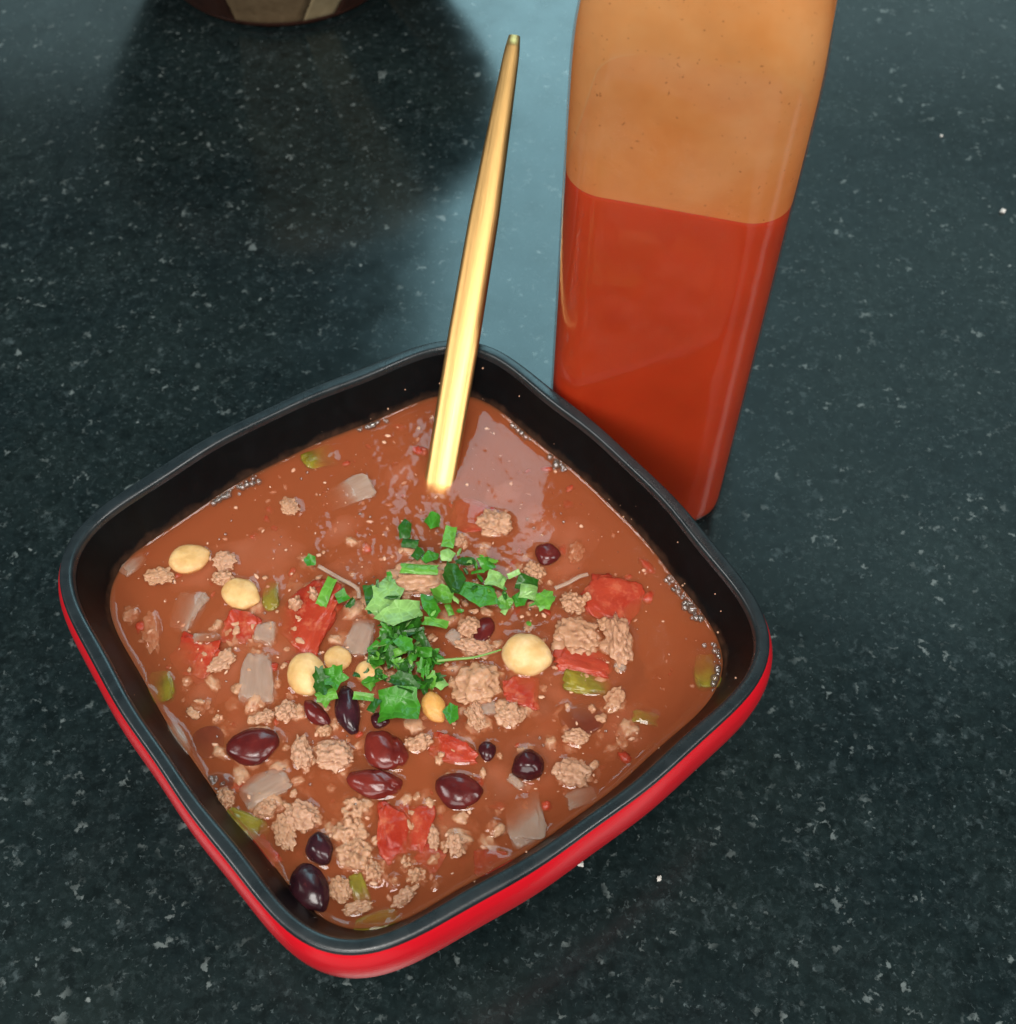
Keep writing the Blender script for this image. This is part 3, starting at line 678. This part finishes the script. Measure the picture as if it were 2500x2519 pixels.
GRP = {'chickpea': 'chickpeas in the chili', 'bean': 'beans in the chili', 'tomato': 'tomato pieces in the chili', 'onion': 'onion pieces in the chili',
       'pepper': 'green pepper pieces in the chili', 'meat': 'crumbles of ground meat in the chili'}
NAME = {'chickpea': 'chickpea', 'bean': 'kidney_bean', 'tomato': 'tomato_chunk', 'onion': 'onion_piece', 'pepper': 'green_pepper_piece', 'meat': 'meat_crumble'}
CAT = {'chickpea': 'chickpea', 'bean': 'bean', 'tomato': 'tomato', 'onion': 'onion', 'pepper': 'pepper', 'meat': 'ground meat'}
for i, (kind, x, y, l, wd, a, top, var, lab) in enumerate(ITEMS):
    rnd = random.Random(100 + i); sd = 1.37 * i + .5
    A, B = l / 2000, wd / 2000
    Cz = min(A, B) * (HALF[kind] / .5); Cz = max(Cz, .0009)
    tl = (rnd.uniform(-7, 7), rnd.uniform(-7, 7))
    if kind == 'meat':
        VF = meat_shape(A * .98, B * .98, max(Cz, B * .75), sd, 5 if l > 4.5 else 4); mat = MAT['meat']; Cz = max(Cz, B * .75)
    elif kind == 'bean':
        VF = bean_shape(A, B, min(A, B) * .9, sd, 1 if var == 1 else 0); mat = BEAN[var]; Cz = min(A, B) * .9
    elif kind == 'chickpea':
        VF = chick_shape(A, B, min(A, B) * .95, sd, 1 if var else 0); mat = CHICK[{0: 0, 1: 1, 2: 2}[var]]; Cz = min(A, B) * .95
    elif kind == 'tomato':
        VF = chunk_shape(A * 1.04, B * 1.04, Cz, sd, .72, .12, .28); mat = MAT['tomato']
    elif kind == 'onion':
        VF = chunk_shape(A * 1.05, B * 1.05, Cz, sd, .62, .22, .20); mat = MAT['onion']
    else:
        VF = chunk_shape(A * 1.04, B * 1.04, Cz, sd, .66, .18, .20); mat = MAT['pepper']
    kt = 1.5 if kind in ('tomato', 'onion', 'pepper') else .6
    zt = max(v.z for v in VF[0])
    if top >= .5: zeq, T = .0003, (top * {'meat': 1.35, 'bean': 1.4, 'chickpea': 1.25}.get(kind, 1.1)) / 1000
    if top >= .5 and kind in ('tomato', 'onion', 'pepper'): zeq, T = -.0004, .0004 + top * .80 / 1000
    if top < .5: zeq, T = -.0005, .0005 + top / 1000 + .0001
    for v in VF[0]:
        if v.z > 0: v.z *= T / zt
        else: v.z *= min(1, .0045 / Cz)
    o = put_piece(NAME[kind], VF, mat, x / 1000, y / 1000, SZ + zeq, a, (tl[0] * kt, tl[1] * kt))
    tag(o, lab, CAT[kind], GRP[kind])
for i, (q, top, lab) in enumerate(CRUMBLES):
    V, F = [], []
    x0, y0 = q[len(q) // 2][0] / 1000, q[len(q) // 2][1] / 1000
    for k, (x, y, r_) in enumerate(q):
        rr_ = r_ / 1000
        vv, ff = meat_shape(rr_ * 1.05, rr_ * 1.05, rr_ * .8, 40 + i * 9 + k, 5, .00075)
        n0 = len(V); zt = max(p.z for p in vv)
        dz = top / 1000 - zt - (.0010 if k == len(q) - 1 else 0) - .0004 * abs(k - len(q) // 2)
        V += [p + Vector((x / 1000 - x0, y / 1000 - y0, dz)) for p in vv]; F += [tuple(n0 + w_ for w_ in f) for f in ff]
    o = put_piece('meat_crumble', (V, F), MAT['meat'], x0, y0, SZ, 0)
    tag(o, lab, 'ground meat', GRP['meat'])

# thin clear onion slivers lying over tomatoes
def tube(pts, rads, n=8, flat=1.0):
    rings = []
    for i, p in enumerate(pts):
        t_ = (Vector(pts[min(i + 1, len(pts) - 1)]) - Vector(pts[max(i - 1, 0)])).normalized()
        s_ = t_.cross(Vector((0, 0, 1))).normalized(); u_ = s_.cross(t_)
        rings.append([tuple(Vector(p) + s_ * math.cos(2 * math.pi * k / n) * rads[i] + u_ * math.sin(2 * math.pi * k / n) * rads[i] * flat) for k in range(n)])
    return loft(rings, True, True)
def spline(pts, sub=6): return smooth_profile(pts, sub)
for q, lab, zz in ((SLIV[0], 'clear onion sliver bent over the right edge of the brightest tomato', 1.4), (SLIV[1], 'clear onion sliver above the curved tomato slice at the right', 1.3)):
    c = Vector((q[0][0] / 1000, q[0][1] / 1000, SZ))
    pts = spline([(x / 1000 - c.x, y / 1000 - c.y, zz / 1000) for x, y in q])
    o = link('onion_sliver', mesh('onion_sliver', *tube(pts, [.0006] * len(pts), 8, .6)), MAT['onion']); o.location = c
    tag(o, lab, 'onion', 'onion slivers in the chili')

# ------------------------------------------------------------------ chopped parsley
def leaf_mesh(a, b, seed, style):
    rnd = random.Random(seed)
    if style == 'strip': base = [(-1, -1), (1, -.9), (1.05, .95), (-.95, 1)]
    elif style == 'tooth': base = None
    else:
        k = rnd.choice((4, 5, 5, 6)); ph = rnd.uniform(0, 6.28)
        base = [(math.cos(ph + 2 * math.pi * j / k) * rnd.uniform(.85, 1.25), math.sin(ph + 2 * math.pi * j / k) * rnd.uniform(.85, 1.25)) for j in range(k)]
    if style == 'square': base = [(-1, -.92), (.98, -1), (1, .9), (-.9, 1)]
    if style == 'tooth':
        n = rnd.choice((13, 15, 17)); base = []
        for j in range(n):
            an = 2 * math.pi * j / n; rr_ = (1.12 if j % 2 else .84) * rnd.uniform(.85, 1.15)
            base.append((math.cos(an) * rr_, math.sin(an) * rr_))
    edge = []
    m = 2 if style == 'tooth' else 4
    for j in range(len(base)):
        p, q = Vector(base[j]), Vector(base[(j + 1) % len(base)])
        for k in range(m):
            u = k / m; e = p.lerp(q, u)
            edge.append(e * (1 + (rnd.uniform(-.09, .06) if k else 0)))
    n = len(edge); c1, c2 = rnd.uniform(-.45, .45), rnd.uniform(-.5, .5); fold = rnd.uniform(-.7, .7); fd = rnd.uniform(0, 3.14)
    def h(x, y):
        d = x * math.cos(fd) + y * math.sin(fd)
        return (c1 * x * x + c2 * y * y + fold * abs(d) * .5 + .10 * noise.noise((x * 2, y * 2, seed))) * min(a, b)
    V, F = [], []
    th = .00011
    for sgn in (1, -1):
        o0 = len(V); V.append((0, 0, h(0, 0) + sgn * th))
        for ring in (.34, .68, 1.0):
            for e in edge:
                x, y = e.x * ring, e.y * ring
                V.append((x * a, y * b, h(x, y) + sgn * th * (1.0 if ring < 1 else .4)))
        for j in range(n):
            k = (j + 1) % n
            f = [(o0, o0 + 1 + j, o0 + 1 + k)] + [(o0 + 1 + (r_) * n + j, o0 + 1 + (r_ + 1) * n + j, o0 + 1 + (r_ + 1) * n + k, o0 + 1 + r_ * n + k) for r_ in range(2)]
            F += f if sgn > 0 else [tuple(reversed(g)) for g in f]
    N1 = 1 + 3 * n
    for j in range(n):
        k = (j + 1) % n
        F.append((1 + 2 * n + k, 1 + 2 * n + j, N1 + 1 + 2 * n + j, N1 + 1 + 2 * n + k))
    me = mesh('parsley_flake', V, F); me.polygons.foreach_set('use_smooth', [True] * len(me.polygons)); me.set_sharp_from_angle(angle=R(38)); return me
for i, (x, y, l, wd, a, z, tone, lab) in enumerate(LEAVES):
    rnd = random.Random(500 + i)
    style = 'strip' if l > 2.1 * wd else ('tooth' if ('toothed' in lab or 'frilly' in lab or 'notched' in lab) else ('square' if 'square' in lab else 'flake'))
    o = link('parsley_flake', leaf_mesh(l / 2000 * (1.05 if style == 'strip' else 1.14), wd / 2000 * (1.12 if style == 'strip' else 1.16), 700 + i, style), LEAF[tone])
    o.location = (x / 1000, y / 1000, SZ + z / 1000 + .0004); o.rotation_euler = (R(rnd.uniform(-14, 14)), R(rnd.uniform(-14, 14)), R(a))
    tag(o, lab, 'parsley', 'parsley flakes laid out around the pile')
def inside(x, y, poly):
    c = False
    for i in range(len(poly)):
        (x1, y1), (x2, y2) = poly[i], poly[i - 1]
        if (y1 > y) != (y2 > y) and x < (x2 - x1) * (y - y1) / (y2 - y1) + x1: c = not c
    return c
rnd = random.Random(31)
PILE = PILE[:3] + [(-34.0, 162.0), (-22.0, 164.5)] + PILE[3:]
xs = [p[0] for p in PILE]; ys = [p[1] for p in PILE]; cx_, cy_ = sum(xs) / len(xs), sum(ys) / len(ys)
n = 0
while n < 105:
    x, y = rnd.uniform(min(xs), max(xs)), rnd.uniform(min(ys), max(ys))
    if not inside(x, y, PILE): continue
    dist = math.hypot(x - cx_, y - cy_) / 11
    l = rnd.uniform(2.6, 6.2); wd = l * rnd.uniform(.26, .70); tone = rnd.choice((0, 0, 0, 1, 1, 1, 2, 3 if rnd.random() < .4 else 1))
    o = link('parsley_flake', leaf_mesh(l / 2000, wd / 2000, 900 + n, rnd.choice(('strip', 'flake', 'tooth', 'flake'))), LEAF[tone])
    o.location = (x / 1000, y / 1000, SZ + (1.2 + max(0, 1 - dist) * rnd.uniform(.6, 4.2)) / 1000)
    o.rotation_euler = (R(rnd.uniform(-42, 42)), R(rnd.uniform(-42, 42)), rnd.uniform(0, 6.28))
    tag(o, 'small chopped parsley flake heaped in the dense green pile at the middle of the chili', 'parsley', 'parsley flakes heaped in the dense pile')
    n += 1
for n in range(46):
    x, y = LEAVES[rnd.choice((8, 9, 11, 12, 13, 14, 15, 16, 21, 22, 20))][:2]
    l = rnd.uniform(1.8, 4.0)
    o = link('parsley_flake', leaf_mesh(l / 2000, l * rnd.uniform(.25, .6) / 2000, 1300 + n, rnd.choice(('strip', 'flake', 'tooth', 'flake'))), LEAF[rnd.choice((0, 0, 1, 1, 1, 2, 2, 3))])
    o.location = ((x + rnd.gauss(0, 3.4)) / 1000, (y + rnd.gauss(0, 2.8)) / 1000, SZ + rnd.uniform(1.4, 4.6) / 1000)
    o.rotation_euler = (R(rnd.uniform(-35, 35)), R(rnd.uniform(-35, 35)), rnd.uniform(0, 6.28))
    tag(o, 'tiny parsley shred strewn among the larger leaves above the dense pile', 'parsley', 'parsley shreds among the larger leaves')
c = Vector((STEM[0][0] / 1000, STEM[0][1] / 1000, SZ))
pts = spline([(x / 1000 - c.x, y / 1000 - c.y, (3.0 - .1 * k) / 1000) for k, (x, y) in enumerate(STEM)])
o = link('parsley_sprig', mesh('parsley_sprig', *tube(pts, [.00042 * (1 - .5 * k / len(pts)) for k in range(len(pts))])), MAT['stem']); o.location = c
tag(o, 'thin curved parsley stem reaching right from the pile toward the largest chickpea', 'parsley')

# ------------------------------------------------------------------ specks, foam, splashes
def soup_spot(rnd, smax=.84):
    a = rnd.uniform(0, 2 * math.pi); s = math.sqrt(rnd.random()) * smax
    r_ = brad(a, .885, True) * s / .885
    return r_ * math.cos(a + BTH), r_ * math.sin(a + BTH)
def surf_z(x, y): return SZ + float(broth_heights(np.array([x]), np.array([y]))[0])
def specks(name, label, seed, count, sizes, depth, mat, sink=0.0):
    rnd = random.Random(seed); V, F = [], []
    vv, ff = ICO[2]
    for k in range(count):
        x, y = soup_spot(rnd); r_ = rnd.choice(sizes); z = surf_z(x, y) - sink - rnd.random() ** 1.2 * depth
        th = rnd.uniform(0, 3.14); e = rnd.uniform(1, 2.2); n0 = len(V); sd = rnd.uniform(0, 50)
        for p in vv:
            kx = 1 + .55 * noise.noise(p * 1.8 + Vector((sd, 0, 0)))
            px, py = p.x * r_ * e * kx, p.y * r_ * kx
            V.append((x + px * math.cos(th) - py * math.sin(th), y + px * math.sin(th) + py * math.cos(th), z + p.z * r_ * .7 * kx))
        F += [tuple(n0 + w_ for w_ in f) for f in ff]
    o = link(name, mesh(name, V, F), mat); o.location = (BX, BY, 0)
    tag(o, label, 'specks', kind='stuff')
specks('meat_specks', 'tiny pale specks of meat scattered over the broth', 77, 700, (.00010, .00013, .00017, .00023, .00032, .0005), .0010, MAT['cream'])
specks('tomato_pulp', 'dull red flecks of tomato pulp drifting just under the broth', 78, 220, (.0002, .0003, .0004, .0006, .0009, .0014), .0016, MAT['tomato'], .0006)

def clouds(name, label, seed, count, cx0, cy0, spread, mat):
    rnd = random.Random(seed); V, F = [], []; vv, ff = ICO[3]
    for k in range(count):
        a_ = rnd.uniform(0, 6.28); r0 = math.sqrt(rnd.random()) * spread
        x, y = cx0 + r0 * math.cos(a_), cy0 + r0 * math.sin(a_); s_ = rnd.uniform(.003, .009)
        if math.hypot(x, y) > brad(math.atan2(y, x) - BTH, .885, True) - s_ * 1.5 - .003: continue
        e = rnd.uniform(1, 1.9); th = rnd.uniform(0, 3.14); n0 = len(V); sd = Vector((rnd.uniform(0, 90), 0, 0))
        for p in vv:
            kk = 1 + .5 * noise.noise(p * 1.3 + sd) + .25 * noise.noise(p * 3.1 + sd)
            px, py = p.x * s_ * e * kk, p.y * s_ * kk
            V.append((x + px * math.cos(th) - py * math.sin(th), y + px * math.sin(th) + py * math.cos(th), SZ - .0011 + p.z * .0009))
        F += [tuple(n0 + w_ for w_ in f) for f in ff]
    o = link(name, mesh(name, V, F), mat); o.location = (BX, BY, 0)
    tag(o, label, 'broth clouds', kind='stuff')
clouds('pale_clouds', 'paler fatty clouds drifting under the surface of the broth', 61, 60, .0, -.004, .060, MAT['pale'])
clouds('dark_clouds', 'darker stock clouds under the near half of the broth', 62, 46, .004, -.022, .050, MAT['dark'])

rnd = random.Random(91); V, F = [], []
for k in range(520):
    a_ = rnd.uniform(0, 6.28); r0 = math.sqrt(rnd.random()) * .056
    x, y = .000 + r0 * math.cos(a_), -.016 + r0 * math.sin(a_) * .8
    if math.hypot(x, y) > brad(math.atan2(y, x) - BTH, .885, True) - .006: continue
    s_ = rnd.choice((.0005, .0007, .0009, .0012, .0016, .0024)) * rnd.uniform(.8, 1.2); vv, ff = meat_shape(s_ * rnd.uniform(1, 1.8), s_, s_ * .6, 300 + k, 3, .0004); n0 = len(V); th = rnd.uniform(0, 3.1)
    top_ = max(p.z for p in vv); z = surf_z(x, y) - top_ + .0006 - rnd.random() * .0017
    V += [(x + p.x * math.cos(th) - p.y * math.sin(th), y + p.x * math.sin(th) + p.y * math.cos(th), z + p.z) for p in vv]; F += [tuple(n0 + w_ for w_ in f) for f in ff]
o = link('sunken_scraps', mesh('sunken_scraps', V, F), MAT['meat']); o.location = (BX, BY, 0)
tag(o, 'faint scraps of meat drowned just under the broth, clouding its near half', 'scraps', kind='stuff')

rnd = random.Random(5); V, F = [], []
vv, ff = ICO[2]
for x0, y0, x1, y1 in FO:
    L_ = math.hypot(x1 - x0, y1 - y0)
    for k in range(int(L_ * 2.6)):
        u = rnd.random(); r_ = rnd.choice((.00028, .0004, .0005, .0007, .0009)) 
        x = (x0 + (x1 - x0) * u + rnd.gauss(-.2, .9)) / 1000 - BX; y = (y0 + (y1 - y0) * u + rnd.gauss(-.2, .9)) / 1000 - BY
        ph = math.atan2(y, x) - BTH; lim = brad(ph, .882, True) - r_; rr_ = math.hypot(x, y)
        if rr_ > lim: x *= lim / rr_; y *= lim / rr_
        n0 = len(V); V += [(x + p.x * r_, y + p.y * r_, SZ + .0005 + p.z * r_) for p in vv]; F += [tuple(n0 + w_ for w_ in f) for f in ff]
for k in range(110):
    x, y = soup_spot(rnd, .80); r_ = rnd.choice((.00015, .0002, .00028, .0004)); z = surf_z(x, y); n0 = len(V)
    V += [(x + p.x * r_, y + p.y * r_, z + p.z * r_) for p in vv]; F += [tuple(n0 + w_ for w_ in f) for f in ff]
o = link('foam', mesh('foam', V, F), MAT['bubble']); o.location = (BX, BY, 0)
tag(o, 'tiny foam bubbles clinging to the edge of the broth', 'foam', kind='stuff')
BL = ['largest clear bubble at the far left wall of the bowl', 'clear bubble at the far right wall, beside the bottle', 'upper bubble of the foam row on the right wall', 'biggest bubble of the foam row on the right wall',
      'upper bubble of the foam at the right corner', 'lower bubble of the foam at the right corner', 'small bubble at the lower end of the far left foam', 'bubble between the two bigger ones on the right wall']
vv, ff = ICO[3]
for (x, y, d), lab in zip(BIGB, BL):
    xl, yl = x / 1000 - BX, y / 1000 - BY; ph = math.atan2(yl, xl) - BTH; lim = brad(ph, .883, True) - d / 2000; rr_ = math.hypot(xl, yl)
    if rr_ > lim: xl *= lim / rr_; yl *= lim / rr_
    o = link('foam_bubble', mesh('foam_bubble', [p * (d / 2000) for p in vv], ff), MAT['bubble']); o.location = (BX + xl, BY + yl, SZ + .0005)
    tag(o, lab, 'bubble', 'larger bubbles at the edge of the broth')

rnd = random.Random(12); V, F = [], []
vv, ff = ICO[1]
for k in range(34):
    a = rnd.choice((rnd.uniform(0, 6.28), rnd.gauss(1.45 - BTH, .5), rnd.gauss(.3 - BTH, .6))); u = rnd.random() ** 1.8
    s, z = .8865 + (.938 - .8865) * u, .0430 + (.0538 - .0430) * u
    r0 = brad(a, s, True) - .00005; r_ = rnd.choice((.00007, .0001, .00013, .0002, .0003))
    x, y = r0 * math.cos(a + BTH), r0 * math.sin(a + BTH); n0 = len(V)
    V += [(x + p.x * r_, y + p.y * r_, z + .0005 + p.z * r_) for p in vv]; F += [tuple(n0 + w_ for w_ in f) for f in ff]
o = link('wall_splashes', mesh('wall_splashes', V, F), MAT['cream']); o.location = (BX, BY, 0)
tag(o, 'fine dried splashes dotting the black inner wall above the broth', 'splashes', kind='stuff')

CRL = ['white crumb on the granite just below the right side of the bowl', 'white crumb on the granite further out from the lower right side of the bowl', 'white crumb on the granite at the upper right, far from the bottle',
       'white crumb close to the right edge of the photo, beyond the bottle', 'crumb hidden against the lower right side of the bowl', 'white crumb near the lower right corner of the granite', 'white crumb left of the corner one at the lower right', 'white crumb low on the granite under the right part of the bowl', 'white crumb at the right edge, level with the near half of the bowl']
vv, ff = ICO[2]
for i, ((x, y), lab) in enumerate(zip(CR, CRL)):
    if i not in (0, 1, 2, 3): continue
    r_ = (.0008, .0006, .0005, .0009, .0007, .0007, .0005, .0005, .0006)[i]
    q = [Vector((p.x * 1.25, p.y, p.z * .7)) * r_ * (1 + .6 * noise.noise(p * 1.6 + Vector((i * 7, 0, 0)))) for p in vv]
    z0 = min(p.z for p in q)
    o = link('crumb', mesh('crumb', q, ff), MAT['white'], smooth=False); o.location = (x / 1000, y / 1000, -z0); o.rotation_euler = (0, 0, i * 1.3)
    tag(o, lab, 'crumb', 'crumbs dropped on the granite')

# ------------------------------------------------------------------ spoon
P0 = Vector((-.01862, .20968, SZ)); P1 = Vector((-.01315, .24405, RIM + .0032))
D = (P1 - P0).normalized(); LEN = .1290 - .0046; P0 = P0 + D * .0046
sp = empty('golden_spoon', P0)
yax = Vector((0, 0, 1)).cross(D).normalized(); zax = D.cross(yax)
sp.matrix_world = Matrix((D, yax, zax)).transposed().to_4x4() @ Matrix.Identity(4)
sp.location = P0
tag(sp, 'golden spoon standing in the broth, its long tapering handle resting on the far rim', 'spoon')
rings = []
K = 40
for i in range(K + 1):
    u = i / K; x = -.019 + (LEN + .019) * u
    wdt = 1.06 * float(np.interp(u, (0, .10, .38, .62, .80, .96, 1.0), (.0040, .0041, .0043, .0040, .0031, .0022, .0017)))
    th = .0021 + (.0011 - .0021) * u
    if u > .985: wdt *= .93; th *= .9
    ring = []
    for k in range(24):
        a = 2 * math.pi * k / 24
        ring.append((x, wdt * sgnpow(math.cos(a), .80), th * sgnpow(math.sin(a), .85)))
    rings.append(ring)
V, F = loft(rings, True, True)
F = [tuple(reversed(f)) for f in F]
link('handle', mesh('handle', V, F), MAT['spoon'], sp)
VS, FS = ICO[4]; V = []
for p in VS:                                             # the sunken scoop
    V.append((-.024 + p.x * .017, p.y * .012, -.004 * (1 - p.x * p.x - p.y * p.y) + p.z * .0011))
link('scoop', mesh('scoop', V, FS), MAT['spoon'], sp)

# ------------------------------------------------------------------ sauce bottle
QX, QY, QYAW, QW, QRC, LEVEL = .0418, .2486, -.2300, .0270, .0108, .1294
def bottle_ring(s, z, off=0.0, n=16):
    wv = QW * s - off; rc = min(wv, (QRC - off) + max(0, (1 - s)) * .034)
    pts = []
    for k, (sx, sy) in enumerate(((1, 1), (-1, 1), (-1, -1), (1, -1))):
        for t_ in range(n):
            a = math.pi / 2 * t_ / n + k * math.pi / 2
            x, y = sx * (wv - rc) + rc * math.cos(a), sy * (wv - rc) + rc * math.sin(a)
            pts.append((x, y, z))
        # flat side between two corners
        nx = ((-1, 1), (-1, -1), (1, -1), (1, 1))[k]
        a = math.pi / 2 + k * math.pi / 2
        p0 = (sx * (wv - rc) + rc * math.cos(a), sy * (wv - rc) + rc * math.sin(a)); p1 = (nx[0] * (wv - rc) + rc * math.cos(a), nx[1] * (wv - rc) + rc * math.sin(a))
        for t_ in range(0, 6): pts.append((p0[0] + (p1[0] - p0[0]) * t_ / 6, p0[1] + (p1[1] - p0[1]) * t_ / 6, z))
    return pts
bt = empty('sauce_bottle', (QX, QY, 0)); bt.rotation_euler = (0, 0, QYAW)
tag(bt, 'tall square plastic bottle half full of red hot sauce, orange residue coating its upper walls', 'bottle')
bprof = smooth_profile([(.80, .0004), (.88, .0006), (.945, .0024), (.985, .0062), (1.0, .0120), (1.0, .05), (1.0, .10), (1.0, .135), (1.001, .1480), (.999, .1585), (.986, .1670), (.950, .1750), (.88, .1830), (.77, .1920), (.63, .2020), (.54, .2090), (.50, .2160), (.50, .2250)], 4)
V, F = loft([bottle_ring(s, z) for s, z in bprof]); link('clear_shell', mesh('clear_shell', V, F), MAT['shell'], bt)
sprof = [(s, z + .0008) for s, z in bprof if z < LEVEL - .004] + [(1.0, LEVEL - .0022), (.994, LEVEL - .0008), (.972, LEVEL)]
V, F = loft([bottle_ring(s, z, .0006) for s, z in sprof], True, True); link('sauce', mesh('sauce', V, F), MAT['sauce'], bt)
rprof = [(1.001, LEVEL - .0008), (1.002, LEVEL + .004), (1.002, .144)] + [(s, z) for s, z in bprof if .1465 < z < .2235]
V, F = loft([bottle_ring(s, z, .00055) for s, z in rprof], False, False); link('sauce_residue', mesh('sauce_residue', V, F), MAT['residue'], bt)
V, F = loft([[(r_ * math.cos(2 * math.pi * k / 48), r_ * math.sin(2 * math.pi * k / 48), z) for k in range(48)] for r_, z in ((.0142, .2185), (.0165, .2188), (.0168, .2200), (.0168, .2350), (.0160, .2368), (.006, .2370))], True, True)
link('cap', mesh('cap', V, F), MAT['cap'], bt)

# ------------------------------------------------------------------ wooden bowl at the top edge
WX, WY = -.1015, .5145
wb = empty('wooden_bowl', (WX, WY, 0)); tag(wb, 'round segmented wooden bowl of brown, tan and cream staves at the top edge', 'bowl')
WOOD = [m_wood('walnut', (.030, .011, .007), (.060, .021, .013)), m_wood('tan_wood', (.19, .125, .065), (.29, .20, .11)), m_wood('cream_wood', (.36, .275, .15), (.48, .38, .22))]
wprof = smooth_profile([(.0500, .0030), (.0522, .0040), (.0565, .0110), (.0660, .0250), (.0785, .0440), (.0900, .0630), (.0965, .0800)], 3)
iprof = [(r_ - .0065, max(z, .0095)) for r_, z in wprof]
def stave(a0, a1, mat):
    n = 10; gap = .004
    prof_ = wprof + [((wprof[-1][0] + iprof[-1][0]) / 2, .0812)] + iprof[::-1]
    rings = []
    for k in range(n + 1):
        ring = []
        for r_, z in prof_:
            a = a0 + gap + (a1 - a0 - 2 * gap) * k / n + .55 * (z - .02) / .08 * .45
            ring.append((r_ * math.cos(a), r_ * math.sin(a), z))
        rings.append(ring)
    V, F = loft(rings, True, True); link('stave', mesh('stave', V, F), mat, wb)
edges = [-2.55, -1.78, -1.24, -.98, -.42, .10, .72, 1.30, 1.95, 2.55, 3.10, 3.7331853]
order = [0, 1, 2, 0, 1, 0, 2, 0, 1, 2, 0]
for k in range(len(edges) - 1): stave(edges[k], edges[k + 1], WOOD[order[k]])
V, F = loft([[(r_ * math.cos(2 * math.pi * k / 64), r_ * math.sin(2 * math.pi * k / 64), z) for k in range(64)] for r_, z in ((.0470, 0.0002), (.0500, .0006), (.0510, .0030), (.0490, .0100))], True, True)
link('base', mesh('base', V, F), WOOD[0], wb)
